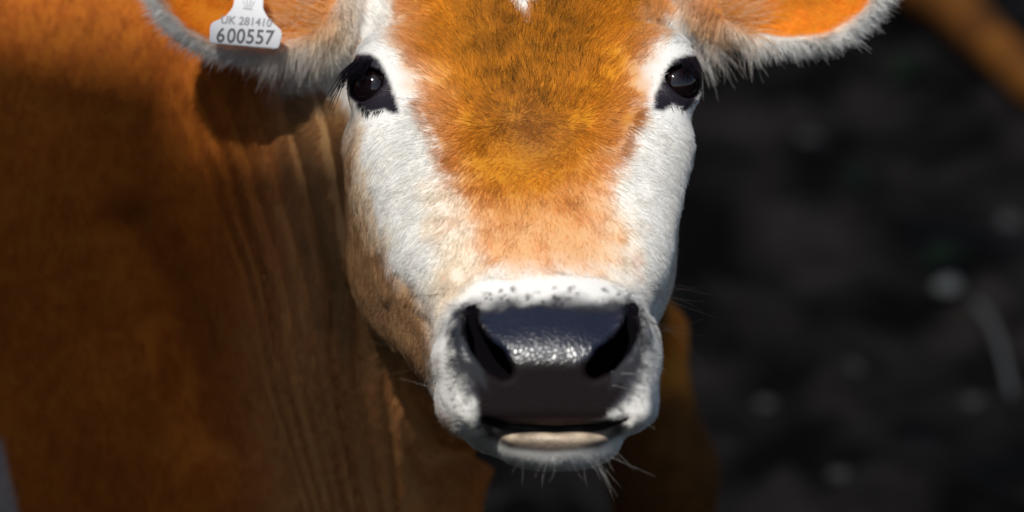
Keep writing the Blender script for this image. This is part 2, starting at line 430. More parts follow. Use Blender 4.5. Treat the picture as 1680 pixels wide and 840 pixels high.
def mixc(C, col, m): return C + (col - C) * m[:, None]
def coat(P, nrm=None):
    """returns colour, hair length (m), density factor, wetness"""
    px, py = px_of(P)
    n1 = fbm(P, 60, 3); n2 = fbm(P, 180, 9, 2); n3 = fbm(P, 14, 21)
    qx, qy = px + 12 * n1 + 7 * n2, py + 12 * fbm(P, 55, 31) + 7 * n2
    Nn = len(P)
    head = (1 - sstep(.105, .135, P[:, 1] + .0003 * np.maximum(px - 900, 0) * 0)) 
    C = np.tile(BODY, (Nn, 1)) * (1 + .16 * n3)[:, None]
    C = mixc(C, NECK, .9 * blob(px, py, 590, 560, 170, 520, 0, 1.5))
    zw = -P[:, 1] * SP + P[:, 2] * CP + H0
    C = mixc(C, np.array([.45, .38, .36]), poly(px, py, [(-900, 500), (-300, 640), (2, 715), (30, 850), (20, 1400), (-1200, 1400)], 5))
    C = mixc(C, WHITE * .7, (1 - sstep(.40, .46, zw)) * (P[:, 0] < -.5) * .5)
    L = np.full(Nn, .0060); Dn = np.full(Nn, 1.0)
    # face
    leg_dim = np.clip(.5 + 1.6 * fbm(P, 11, 77), 0, 1) * sstep(.02, .05, P[:, 0]) * sstep(.3, .36, P[:, 1])
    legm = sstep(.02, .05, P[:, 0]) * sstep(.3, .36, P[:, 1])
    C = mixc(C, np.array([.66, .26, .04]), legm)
    C = mixc(C, np.array([.05, .025, .012]), .85 * leg_dim)  # dimming of the off foreleg, painted on as dark noise patches
    F_ = np.tile(WHITE, (Nn, 1))
    m = poly(qx, qy, FACE_OR, 26); F_ = mixc(F_, PEACH, m * (1 - .5 * sstep(400, 490, py + 18 * n1)))
    F_ = mixc(F_, CREAM, .55 * poly(qx, qy, [(700, 300), (760, 300), (800, 470), (735, 520), (700, 480), (720, 400)], 26))
    F_ = mixc(F_, CREAM, .35 * poly(qx, qy, [(980, 300), (1040, 320), (1050, 440), (1000, 480), (960, 400)], 26))
    m = poly(qx, qy, DEEP_OR, 46); F_ = mixc(F_, ORANGE, m * .95)
    F_ = mixc(F_, DEEP * .8, np.clip(.75 * blob(qx, qy, 820, 60, 62, 150) + .45 * blob(qx, qy, 930, 60, 50, 130), 0, .8))
    F_ = mixc(F_, np.array([.28, .11, .035]), .7 * blob(qx, qy, 872, 222, 58, 56))
    F_ = mixc(F_, np.array([.52, .20, .05]), .5 * np.clip(blob(qx, qy, 820, 340, 60, 60) + blob(qx, qy, 935, 330, 22, 70, -15), 0, 1) * sstep(-.2, .6, n1))
    F_ = mixc(F_, DEEP, .7 * np.exp(-(np.maximum(chain2(px, py, [(690, 168, 0), (716, 205, 3), (738, 262, 0)]), 0) / 9) ** 2))  # crease shading at both inner eye corners painted into the coat
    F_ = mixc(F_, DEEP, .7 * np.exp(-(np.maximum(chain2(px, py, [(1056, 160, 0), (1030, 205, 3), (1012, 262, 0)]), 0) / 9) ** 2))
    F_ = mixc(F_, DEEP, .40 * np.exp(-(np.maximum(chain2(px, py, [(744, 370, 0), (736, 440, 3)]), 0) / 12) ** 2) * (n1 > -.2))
    F_ = mixc(F_, np.array([.55, .25, .14]), .4 * blob(qx, qy, 1034, 438, 11, 22))
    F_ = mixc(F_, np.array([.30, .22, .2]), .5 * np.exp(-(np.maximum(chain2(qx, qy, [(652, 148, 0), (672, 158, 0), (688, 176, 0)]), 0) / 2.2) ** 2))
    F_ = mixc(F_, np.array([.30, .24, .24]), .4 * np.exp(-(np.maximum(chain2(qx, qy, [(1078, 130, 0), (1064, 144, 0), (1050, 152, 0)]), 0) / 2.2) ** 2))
    F_ = mixc(F_, WHITE, poly(px + 4 * n2, py + 6 * n2, BLAZE, 5))
    F_ = mixc(F_, TAN * .66, .92 * poly(qx, qy, JAW_L, 16))  # tan jaw, its tone lowered to paint in shade
    F_ = mixc(F_, CREAM, .55 * poly(qx, qy, [(578, 190), (596, 190), (604, 300), (640, 400), (600, 400), (575, 300)], 9))
    F_ = mixc(F_, TAN, .5 * sstep(.0, .09, P[:, 1]) * (py > 190))
    F_ = mixc(F_, PEACH, .5 * poly(qx, qy, [(560, -100), (592, -60), (600, 20), (580, 90), (545, 60)], 14))
    F_ = mixc(F_, WHITE, poly(px + 4 * n1, py + 4 * n1, MASK_MZ, 13))
    Lf = .0062 + .004 * blob(px, py, 870, 20, 160, 160) - .0015 * blob(px, py, 880, 400, 200, 120)
    # grey, mottled edge of the pad; dark dots over the muzzle
    pm = poly(px + 4 * n2, py + 4 * n2, PAD, 7)
    gm = poly(px + 9 * n2, py + 9 * n1, [(732, 545), (745, 508), (776, 495), (900, 491), (1044, 492), (1062, 530), (1064, 585), (1052, 628), (1022, 672), (795, 695), (762, 640), (738, 595)], 13)
    F_ = mixc(F_, np.array([.028, .030, .038]), .975 * gm)
    dots = np.zeros(Nn)
    dr = np.random.default_rng(4)
    DOTS = [(dr.uniform(775, 1045), dr.uniform(470, 502), dr.uniform(2.0, 3.6)) for _ in range(34)] + \
           [(dr.uniform(728, 776), dr.uniform(600, 672), dr.uniform(1.4, 2.6)) for _ in range(24)] + \
           [(dr.uniform(1005, 1060), dr.uniform(600, 680), dr.uniform(1.4, 2.6)) for _ in range(24)] + \
           [(842, 475, 5), (868, 486, 4.5), (932, 490, 4.5), (875, 540, 4), (890, 555, 4), (878, 560, 5), (903, 540, 3.5)]
    for (a, b, r) in DOTS: dots = np.maximum(dots, np.exp(-(((px - a) ** 2 + (py - b) ** 2) / (r * r)) ** 1.5))
    F_ = mixc(F_, DARK * 2, .85 * dots)
    top = sstep(596, 570, py)
    F_ = mixc(F_, LEATHER, pm)
    wet = pm.copy()
    F_ = mixc(F_, np.array([.010, .013, .026]), pm * top * .9)  # bluish sky sheen painted into the pad's upper plane
    nos = np.minimum(chain2(px, py, NOS_L), chain2(px, py, NOS_R))
    wing = poly(px + 3 * n2, py, [(748, 525), (762, 530), (778, 560), (795, 610), (800, 640), (770, 620), (750, 585)], 6) + \
           poly(px + 3 * n2, py, [(1052, 525), (1040, 530), (1024, 565), (1002, 605), (1000, 640), (1030, 620), (1048, 585)], 6)
    F_ = mixc(F_, np.array([.030, .032, .037]), .75 * np.clip(wing, 0, 1)); wet = wet * (1 - .6 * np.clip(wing, 0, 1))
    F_ = mixc(F_, DARK * .4, 1 - sstep(-3, 5, nos))
    inn = (P[:, 1] > Y_FRONT + .012) & (nos < 9); F_[inn] = DARK * .3  # darkness of the nostril hollow painted into the skin
    wet[nos < 2] = 0
    wet = wet * (1 - .5 * sstep(588, 610, py) * pm) + .9 * pm * sstep(562, 576, py) * sstep(600, 586, py) * (nos > 7)
    lipd = poly(px, py, LIPD, 5); F_ = mixc(F_, np.array([.05, .03, .025]), lipd * .92)
    lip = poly(px + 2 * n2, py, LIP, 4); F_ = mixc(F_, np.array([.34, .27, .20]) * (1 + .5 * n2 + .3 * n1)[:, None], lip)
    wet = np.maximum(wet, np.maximum(lip * 1.1, lipd * .7))
    ey = np.maximum(poly(px, py, EYEP_L, 4), poly(px, py, EYEP_R, 4)) * (P[:, 1] < .03)
    F_ = mixc(F_, DARK, ey); wet = np.maximum(wet, ey * .75)
    bald = np.clip(pm + lipd + ey, 0, 1)
    Lf = Lf * (1 - .45 * poly(px, py, MASK_MZ, 14))
    eye_near = np.minimum(np.hypot(px - 616, py - 140), np.hypot(px - 1107, py - 136))
    Lf = Lf * (1 - .6 * sstep(90, 45, eye_near))
    # ears
    for e in (EAR_L, EAR_R):
        c, r = e['c'], e['r']; sg = -1 if c[0] < 0 else 1
        q = np.hypot((P[:, 0] - c[0]) / r[0], (P[:, 2] - c[2]) / r[2])
        near = (q < 1.25) & (np.abs(P[:, 1] - c[1]) < .05) & (sg * P[:, 0] > .095)
        inner = 1 - sstep(.83, .93, q + .03 * n1)
        Ec = np.tile(WHITE, (Nn, 1))
        back = P[:, 1] > c[1] + r[1] * .55
        bodyish = np.tile(ORANGE, (Nn, 1)) * np.array([1, 1.0, 1.3])
        Ec = mixc(Ec, np.array([.92, .34, .03]), inner)
        Ec = mixc(Ec, DEEP * .8, inner * .6 * blob(px, py, 840 + sg * 470, -20, 45, 34))
        bx = 840 + sg * 315
        Ec = mixc(Ec, CREAM, .8 * blob(px, py, bx - sg * 10, 60, 45, 80))
        Ec = mixc(Ec, np.array([.80, .34, .05]), .85 * blob(qx, qy, bx + sg * 30, 0, 62, 48))
        Ec = mixc(Ec, WHITE, .8 * sstep(40, 92, py) * (1 - sstep(300, 420, np.abs(px - 840))))
        Ec = np.where((back & (q < .9))[:, None], bodyish, Ec)
        mm = near.astype(float)
        F_ = F_ * (1 - mm)[:, None] + Ec * mm[:, None]
        Lf = np.where(near, np.where(inner > .5, .006, .0066), Lf)
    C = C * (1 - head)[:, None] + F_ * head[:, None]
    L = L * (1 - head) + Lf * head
    hoof = zw < .065
    C[hoof] = (.05, .04, .035); Dn[hoof] = 0
    Dn = Dn * (1 - head * bald); wet = wet * head
    return np.clip(C, .003, .95), L, Dn, wet

# ------------------------------------------------------------------ calf
GX = axis([(-1.75, -.50, .03), (-.50, -.25, .006), (-.25, .235, .0022), (.235, .36, .02)])
GY = axis([(-.215, -.02, .0020), (-.02, .13, .0026), (.13, .62, .0062), (.62, 1.35, .026)])
GZ = axis([(-1.05, -.33, .022), (-.33, -.155, .007), (-.155, .215, .0022), (.215, .33, .008), (.33, .60, .03)])
V, Q = surface_nets(body_sdf, GX, GY, GZ)
skin = skin_material()
calf = make_mesh("calf", V, Q, skin)
tag(calf, "orange and white calf in front, looking at the camera with a tag in its ear", "calf")
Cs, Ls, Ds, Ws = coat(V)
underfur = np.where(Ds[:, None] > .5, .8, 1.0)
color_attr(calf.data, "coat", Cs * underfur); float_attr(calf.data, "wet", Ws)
thin = np.zeros(len(V))
for e in (EAR_L, EAR_R):
    q_ = np.hypot((V[:, 0] - e['c'][0]) / e['r'][0], (V[:, 2] - e['c'][2]) / e['r'][2])
    thin = np.maximum(thin, (1 - sstep(1.0, 1.2, q_)) * (np.abs(V[:, 1] - e['c'][1]) < .05))
float_attr(calf.data, "thin", thin * .5)

def vert_normals(V, Q):
    n = np.cross(V[Q[:, 2]] - V[Q[:, 0]], V[Q[:, 3]] - V[Q[:, 1]])
    out = np.zeros_like(V)
    for q in range(4): np.add.at(out, Q[:, q], n)
    return out / (np.linalg.norm(out, axis=1, keepdims=True) + 1e-12), np.linalg.norm(n, axis=1) * .5
VN, AREA = vert_normals(V, Q)

def flow(P, Nr):
    """direction the coat lies in"""
    px, py = px_of(P)
    d = np.zeros_like(P); d[:, 2] = -1; d[:, 0] = -.12 + .25 * sstep(500, 200, px)
    onhead = (P[:, 1] < .12)
    # whorl between the eyes: up and out above it, down and out below
    cx, cy = 868, 235
    vx, vy = (px - cx) / 140, (py - cy) / 110
    up = sstep(60, -120, py - cy)
    fx = np.clip((px - 875) / 260, -1.2, 1.2)
    fz = -1 + 2 * up
    dd = np.stack([fx * (.55 + .5 * up), np.zeros_like(fx), fz * (1 - .3 * np.abs(fx))], -1)
    # cheeks sweep out and down, muzzle sweeps up and out from the pad
    cheek = sstep(110, 200, np.abs(px - 870)) * sstep(130, 260, py)
    dd = dd * (1 - cheek)[:, None] + np.stack([np.sign(px - 870) * .55, np.full(len(P), .5), np.full(len(P), -.75)], -1) * cheek[:, None]
    mz = poly(px, py, MASK_MZ, 20)
    rad = np.stack([(px - 905) / 150, np.full(len(P), .55), -(py - 600) / 130], -1)
    dd = dd * (1 - mz)[:, None] + rad * mz[:, None]
    for e in (EAR_L, EAR_R):
        c, r = e['c'], e['r']; sg = -1 if c[0] < 0 else 1
        q = np.hypot((P[:, 0] - c[0]) / r[0], (P[:, 2] - c[2]) / r[2])
        near = (q < 1.3) & (sg * P[:, 0] > .10) & (np.abs(P[:, 1] - c[1]) < .05)
        e1 = np.stack([(P[:, 0] - c[0]) / r[0] + .75 * sg, np.full(len(P), -.05), (P[:, 2] - c[2]) / r[2] * .9 - .2], -1)
        dd = np.where(near[:, None], e1, dd)
    d = np.where(onhead[:, None], dd, d)
    d = d + .22 * np.stack([fbm(P, 35, 51, 2), fbm(P, 35, 61, 2), fbm(P, 35, 71, 2)], -1)
    t = d - Nr * (d * Nr).sum(1, keepdims=True)
    return t / (np.linalg.norm(t, axis=1, keepdims=True) + 1e-6)

def make_curves(name, pts, rad, col, mat, parent):
    """pts (n, k, 3) in V, rad (n, k), col (n, k, 3)"""
    n, k = pts.shape[:2]
    cv = bpy.data.hair_curves.new(name); cv.add_curves([k] * n)
    cv.attributes["position"].data.foreach_set("vector", v2w(pts).astype(f32).ravel())
    ra = cv.attributes.get("radius") or cv.attributes.new("radius", 'FLOAT', 'POINT')
    ra.data.foreach_set("value", rad.astype(f32).ravel())
    ca = cv.attributes.new("coat", 'FLOAT_COLOR', 'POINT')
    ca.data.foreach_set("color", np.concatenate([col, np.ones(col.shape[:2] + (1,))], -1).astype(f32).ravel())
    cv.materials.append(mat)
    o = bpy.data.objects.new(name, cv); COL.objects.link(o); o.parent = parent
    return o

# bpy.data.hair_curves evaluates attributes in the object's own space, the same as the skin's
hairmat = hair_material("calf_hair")
fc = V[Q].mean(1); fn_ = VN[Q].mean(1)
cpx, cpy = px_of(fc)
camv = np.array([0, -D, 0.]) - fc; camv /= np.linalg.norm(camv, axis=1, keepdims=True)
facing = (fn_ * camv).sum(1)
inframe = (cpx > -60) & (cpx < 1740) & (cpy > -60) & (cpy < 900)
headm = fc[:, 1] < .12
dens = np.where(headm, 3.6e6, 1.4e6)                     # hairs per square metre
dens = np.where(inframe, dens, 1.1e5)
dens = np.where(facing < -.25, dens * .12, dens)
dens = dens * (1 + 1.4 * blob(cpx, cpy, 868, 238, 50, 40))
dens = dens * np.clip(Ds[Q].mean(1), 0, 1)
def grow(count_scale, dens_f, seed):
    r = np.random.default_rng(seed)
    p = AREA * dens_f; tot = int(p.sum() * count_scale)
    fi = r.choice(len(Q), size=tot, p=p / p.sum())
    a, b = r.random(tot), r.random(tot)
    q = Q[fi]
    def bil(A): return (A[q[:, 0]] * ((1 - a) * (1 - b))[:, None] + A[q[:, 1]] * (a * (1 - b))[:, None] + A[q[:, 2]] * (a * b)[:, None] + A[q[:, 3]] * ((1 - a) * b)[:, None])
    R_ = bil(V); Nr = bil(VN); Nr /= np.linalg.norm(Nr, axis=1, keepdims=True)
    return r, fi, R_, Nr
if HAIR > 0:
    r, fi, R_, Nr = grow(HAIR, dens, 11)
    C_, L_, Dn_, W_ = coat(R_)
    keep = r.random(len(R_)) < Dn_
    r = np.random.default_rng(12)
    R_, Nr, C_, L_, fi = R_[keep], Nr[keep], C_[keep], L_[keep], fi[keep]
    n = len(R_); px, py = px_of(R_)
    T = flow(R_, Nr)
    clump = fbm(R_, 120, 81, 2); clump2 = fbm(R_, 120, 91, 2)
    B_ = np.cross(Nr, T)
    wh = blob(px, py, 868, 238, 46, 40)
    T = T * (1 + 3.5 * wh * r.standard_normal(n))[:, None] + B_ * (.28 * clump + (.19 + 3.5 * wh) * r.standard_normal(n))[:, None]
    T /= np.linalg.norm(T, axis=1, keepdims=True) + 1e-6
    lift = .24 + .10 * clump2 + .08 * r.standard_normal(n)
    onhead = R_[:, 1] < .12
    # fringe of the ears stands away from the rim
    fringe = np.zeros(n)
    for e in (EAR_L, EAR_R):
        c, rr = e['c'], e['r']
        q = np.hypot((R_[:, 0] - c[0]) / rr[0], (R_[:, 2] - c[2]) / rr[2])
        fringe = np.maximum(fringe, sstep(.88, .97, q) * (q < 1.2) * (np.abs(R_[:, 0]) > .10) * (np.abs(R_[:, 1] - c[1]) < .05))
    lift = np.clip(lift, .06, .8); lift = lift * (1 - fringe) + (.72 + .2 * r.random(n)) * fringe
    Ln = L_ * (.65 + .6 * r.random(n)) * (1 + .15 * clump) * (1 - .45 * blob(px, py, 868, 238, 50, 40))
    Ln = Ln * (1 + fringe * (.9 * r.random(n) ** 2 - .25))
    T = T + fringe[:, None] * .35 * r.standard_normal((n, 3)); T /= np.linalg.norm(T, axis=1, keepdims=True)
    long_base = ((np.abs(px - 840) > 300) & (np.abs(px - 840) < 400) & (py > 55) & onhead)
    Ln = np.where(long_base, Ln * (1.0 + 1.0 * r.random(n) ** 3), Ln)
    k = 5; s = np.linspace(0, 1, k)[None, :, None]
    g = np.array([0, .0, -1.0])
    dirn = T * np.sqrt(np.maximum(1 - lift ** 2, 0))[:, None] + Nr * lift[:, None]
    bend = T * .35 - Nr * .28 * (1 - .8 * fringe)[:, None] + g * (.25 * fringe)[:, None]
    pts = R_[:, None] - Nr[:, None] * .0006 + Ln[:, None, None] * (dirn[:, None] * s + bend[:, None] * s ** 2 * .5) \
        + (r.standard_normal((n, 1, 3)) * .05 * Ln[:, None, None]) * s ** 2
    base_r = np.where(onhead, .00012, .00019) * np.where(inframe[fi], 1, 3.0)
    rad = base_r[:, None] * np.array([1, .95, .8, .55, .15])[None]
    bright = (1 + .15 * r.standard_normal(n) + .10 * clump)[:, None]
    C_ = C_ * np.clip(bright, .5, 1.5)
    # dark tipped hairs in the brow
    dk = (r.random(n) < .6 * blob(px, py, 862, 75, 108, 165, 0, 1.5)) & (C_[:, 2] < .3) & (fbm(R_, 260, 101, 2) > -.1)
    tip = np.where(dk[:, None], .07, 1.10)
    colr = C_[:, None] * (1 + (tip - 1)[:, None] * np.array([-.2, 0, .4, .8, 1.])[None, :, None])
    colr = np.clip(colr, .004, .95)
    make_curves("fur", pts, rad, colr, hairmat, calf)
    print("hairs", n, "verts", len(V))

# ---- single strands: whiskers, lashes, brow hairs, long ear hair
def strands(name, roots, dirs, lens, radii, cols, mat, curl, seed, k=7):
    r = np.random.default_rng(seed); n = len(roots)
    s = np.linspace(0, 1, k)[None, :, None]
    d = dirs / np.linalg.norm(dirs, axis=1, keepdims=True)
    pts = roots[:, None] + lens[:, None, None] * (d[:, None] * s + curl[:, None] * s ** 2)
    rad = radii[:, None] * np.linspace(1, .2, k)[None]
    col = np.repeat(cols[:, None], k, 1)
    return make_curves(name, pts, rad, col, mat, calf)
def snap(px, py, y0=-.26, y1=.25):
    """first skin point behind photo position(s), marching away from the lens"""
    px = np.atleast_1d(px).astype(float); py = np.atleast_1d(py).astype(float)
    yy = np.full(len(px), y0); hit = np.zeros(len(px), bool)
    for _ in range(70):
        kk = S * (D + yy) / D
        P = np.stack([(px - 840) * kk, yy, (420 - py) * kk], -1); f = body_sdf(P)
        yy = np.where(hit, yy, yy + np.clip(f * .8, .0003, .03)); hit |= f < .0004
    kk = S * (D + yy) / D
    return np.stack([(px - 840) * kk, yy, (420 - py) * kk], -1), hit & (yy < y1)

r = np.random.default_rng(33)
# whiskers round muzzle and chin
wx = np.concatenate([r.uniform(1000, 1055, 26), r.uniform(725, 775, 26), r.uniform(820, 1015, 11), r.uniform(950, 1018, 11)])
wy = np.concatenate([r.uniform(560, 690, 26), r.uniform(560, 680, 26), r.uniform(742, 764, 11), r.uniform(722, 762, 11)])
P_, ok = snap(wx, wy); P_, wx, wy = P_[ok], wx[ok], wy[ok]
n = len(P_); side = np.sign(wx - 905)
low = wy > 700
dirs = np.stack([np.where(low, (wx - 905) / 110 * 1.0, side), np.where(low, -.15, -.1) + r.normal(0, .15, n), np.where(low, -.75, -.18)], -1) + r.normal(0, .32, (n, 3))
lens = np.where(low, r.uniform(.006, .022, n), r.uniform(.010, .026, n))
lens = np.where((wx > 985) & (wy > 700), lens * 1.25, lens)
light = (low | (r.random(n) < .25))
cols = np.where(light[:, None], np.array([.75, .72, .68]), np.array([.06, .045, .05]))
lens = np.where((wx > 1000) & (wy > 700), lens * .8, lens)
curl = np.stack([r.normal(0, .12, n), r.normal(0, .1, n), -.12 + r.normal(0, .12, n)], -1)
strands("whiskers", P_, dirs, lens, np.full(n, .00005), cols, hairmat, curl, 1)
# long feelers on the cheeks and brow
fx = np.concatenate([r.uniform(640, 742, 24), r.uniform(1050, 1080, 12), r.uniform(560, 592, 9), r.uniform(1126, 1142, 7)])
fy = np.concatenate([r.uniform(470, 640, 24), r.uniform(455, 560, 12), r.uniform(0, 60, 9), r.uniform(10, 60, 7)])
P_, ok = snap(fx, fy); P_, fx, fy = P_[ok], fx[ok], fy[ok]; n = len(P_); side = np.sign(fx - 880)
dirs = np.stack([side, np.full(n, -.25), np.where(fy < 100, .1, -.05)], -1) + r.normal(0, .3, (n, 3))
strands("feeler_hairs", P_, dirs, r.uniform(.02, .042, n), np.full(n, .00010), np.tile([.07, .05, .045], (n, 1)), hairmat,
        np.stack([0 * fx, 0 * fx, r.normal(-.05, .2, n)], -1), 2)
# eyelashes
def lashes(xs, ys, dx, n, seed):
    r = np.random.default_rng(seed)
    t = r.random(n); bx = np.interp(t, np.linspace(0, 1, len(xs)), xs) + r.normal(0, 1.6, n); by = np.interp(t, np.linspace(0, 1, len(ys)), ys) + r.normal(0, 1.6, n)
    P_, ok = snap(bx, by); P_, t = P_[ok], t[ok]; n = len(P_)
    dirs = np.stack([np.full(n, dx) * (.55 + .45 * (1 - t)), -.45 + 0 * t, -.45 - .45 * (1 - t)], -1) + r.normal(0, .13, (n, 3))
    ln = (.013 + .012 * (1 - t)) * r.uniform(.7, 1.15, n)
    strands("eyelashes", P_, dirs, ln, np.full(n, .00022), np.tile([.008, .006, .01], (n, 1)), hairmat, np.stack([0 * t, -.05 + 0 * t, -.35 * (1 - t)], -1), seed)
lashes([578, 584, 596, 612], [104, 100, 97, 99], -.75, 170, 5)
lashes([1151, 1148, 1140, 1122], [100, 97, 95, 98], .22, 240, 6)
def low_lashes(xs, ys, n, seed):
    r = np.random.default_rng(seed); t = r.random(n)
    bx = np.interp(t, np.linspace(0, 1, len(xs)), xs) + r.normal(0, 1.2, n); by = np.interp(t, np.linspace(0, 1, len(ys)), ys) + r.normal(0, 1.2, n)
    P_, ok = snap(bx, by); P_ = P_[ok]; n = len(P_)
    dirs = np.stack([-.2 + r.normal(0, .3, n), -.5 + 0 * P_[:, 0], -.9 + 0 * P_[:, 0]], -1)
    strands("lower_eyelashes", P_, dirs, r.uniform(.003, .007, n), np.full(n, .00014), np.tile([.01, .008, .012], (n, 1)), hairmat, np.zeros((n, 3)), seed)
low_lashes([586, 592, 606, 630], [160, 174, 185, 181], 90, 7)
low_lashes([1136, 1132, 1122, 1100], [150, 166, 177, 174], 80, 8)
# long soft hair inside and under the ears
for sg, nm in ((-1, 0), (1, 1)):
    n = 900
    bx = 840 + sg * r.uniform(296, 400, n); by = r.uniform(-20, 88, n)
    P_, ok = snap(bx, by); P_, bx, by = P_[ok], bx[ok], by[ok]; n = len(P_)
    under = sstep(40, 80, by)
    dirs = np.stack([sg * (.9 - .6 * under), -.35 + 0 * bx, .35 - 1.3 * under], -1) + r.normal(0, .22, (n, 3))
    cols = np.array([.85, .72, .55]) * (1 - under)[:, None] + np.array([.86, .82, .78]) * under[:, None]
    orange = (r.random(n) < .75) & (under < .5); cols[orange] = (.80, .42, .12)
    strands("ear_hair", P_, dirs, r.uniform(.010, .026, n), np.full(n, .00011), cols, hairmat,
            np.stack([sg * .1 + 0 * bx, 0 * bx, -.25 * under + r.normal(0, .15, n)], -1), 40 + nm)

# ---- eyes
def uv_sphere(c, R, nu=48, nv=32, squash=None):
    th = np.linspace(0, math.pi, nv + 1); ph = np.linspace(0, 2 * math.pi, nu, endpoint=False)
    P = np.array([[math.sin(t) * math.cos(p), math.sin(t) * math.sin(p), math.cos(t)] for t in th for p in ph])
    Qs = np.array([[i * nu + j, (i + 1) * nu + j, (i + 1) * nu + (j + 1) % nu, i * nu + (j + 1) % nu] for i in range(nv) for j in range(nu)])
    return c + P * R, Qs
m_eye, nt, b = new_mat("eye_gloss")
b.inputs["Roughness"].default_value = .03; b.inputs["Specular IOR Level"].default_value = .6
b.inputs["Coat Weight"].default_value = .2; b.inputs["Coat Roughness"].default_value = .02
ca = N(nt, "ShaderNodeAttribute", attribute_name="iris"); nt.links.new(ca.outputs["Color"], b.inputs["Base Color"])
for c, sg in ((EYE_L, -1), (EYE_R, 1)):
    Ve, Qe = uv_sphere(c, ER)
    e = make_mesh("eye", Ve, Qe, m_eye, calf)
    g = np.array([sg * .45, -.88, -.05]); g /= np.linalg.norm(g)
    d = ((Ve - c) / ER)
    gx = np.cross(g, [0, 0, 1]); gx /= np.linalg.norm(gx); gz = np.cross(gx, g)
    rr = np.hypot((d @ gx) / .62, (d @ gz) / .38)
    col = np.tile([.006, .003, .004], (len(Ve), 1))
    ir = (rr > 1) & (np.hypot(d @ gx, d @ gz) < .80) & (d @ g > 0)
    col[ir] = (.006, .003, .003)
    col[(np.hypot(d @ gx, d @ gz) >= .80)] = (.03, .025, .03)
    color_attr(e.data, "iris", col)

# ------------------------------------------------------------------ ear tag
m_tag = simple("tag_plastic", (.44, .45, .47), .45)
m_ink = simple("tag_ink", (.055, .055, .058), .6); m_ink2 = simple("tag_faint_ink", (.17, .17, .18), .6)
TY = EAR_L['c'][1] - .022
tag_root = bpy.data.objects.new("ear_tag", None); COL.objects.link(tag_root)
tilt = math.radians(-3)
tc_ = pt(404, 44, TY)
M_V = Matrix(((1, 0, 0, 0), (0, CP, SP, 0), (0, -SP, CP, H0), (0, 0, 0, 1)))          # V to world
tag_root.matrix_world = M_V @ Matrix.Translation(tc_) @ Matrix.Rotation(math.radians(3.0), 4, 'Y') @ Matrix.Rotation(math.radians(-4), 4, 'Z') @ Matrix.Rotation(math.radians(-22), 4, 'X')
tag(tag_root, "white plastic ear tag printed with grey numbers, clipped in the calf's ear", "ear tag")
kk = S * (D + TY) / D
outline = [(-58, -32, 7), (57, -37, 7), (61, -5, 10), (36, 16, 8), (24, 34, 6), (22, 62, 6), (12, 86, 10), (-14, 86, 10), (-24, 62, 6), (-26, 34, 6), (-38, 16, 8), (-60, 4, 8)]
def rounded(outl):
    out = []
    n = len(outl)
    for i in range(n):
        p = np.array(outl[i][:2], float); r_ = outl[i][2]
        a = np.array(outl[i - 1][:2], float) - p; b_ = np.array(outl[(i + 1) % n][:2], float) - p
        a /= np.linalg.norm(a); b_ /= np.linalg.norm(b_)
        p0, p2 = p + a * r_, p + b_ * r_
        for t in np.linspace(0, 1, 6): out.append((1 - t) ** 2 * p0 + 2 * t * (1 - t) * p + t * t * p2)
    return np.array(out)
import bmesh
def plate(name, pts2, th, mat, parent, bev=.0004):
    bm = bmesh.new()
    f = bm.faces.new([bm.verts.new((p[0], 0, p[1])) for p in pts2])
    ex = bmesh.ops.extrude_face_region(bm, geom=[f])
    bmesh.ops.translate(bm, vec=(0, th, 0), verts=[v for v in ex['geom'] if isinstance(v, bmesh.types.BMVert)])
    bmesh.ops.recalc_face_normals(bm, faces=bm.faces)
    if bev: bmesh.ops.bevel(bm, geom=[e_ for e_ in bm.edges if abs(e_.verts[0].co.y - e_.verts[1].co.y) < 1e-7], offset=bev, segments=2, affect='EDGES')
    me = bpy.data.meshes.new(name); bm.to_mesh(me); bm.free(); me.materials.append(mat)
    o = bpy.data.objects.new(name, me); COL.objects.link(o); o.parent = parent
    return o
plate("plate", rounded(outline) * kk, .0016, m_tag, tag_root)
def lettering(name, body, size, x, z, mat, bold, sx=1.0, rot=0, spacing=1.0):
    cu = bpy.data.curves.new(name, 'FONT'); cu.body = body; cu.size = size; cu.align_x = 'CENTER'; cu.extrude = .00006; cu.offset = bold
    cu.space_character = spacing
    if body == '600557': cu.body_format[0].kerning = 5
    tmp = bpy.data.objects.new("tmp", cu); COL.objects.link(tmp)
    dg = bpy.context.evaluated_depsgraph_get(); me = bpy.data.meshes.new_from_object(tmp.evaluated_get(dg)); bpy.data.objects.remove(tmp)
    me.name = name; me.materials.clear(); me.materials.append(mat)
    me.transform(Matrix.Translation((x, -.0002, z)) @ Matrix.Rotation(math.radians(rot), 4, 'Y') @ Matrix.Diagonal((sx, 1, 1, 1)) @ Matrix.Rotation(math.pi / 2, 4, 'X'))
    o = bpy.data.objects.new(name, me); COL.objects.link(o); o.parent = tag_root
    return o
lettering("printed_number", "600557", 37 * kk, 0 * kk, -30 * kk, m_ink, .00025, .80, 0, 1.06)
lettering("printed_code", "UK 281410", 20.5 * kk, -1 * kk, 3 * kk, m_ink2, .00014, .88, 1.5, 1.02)
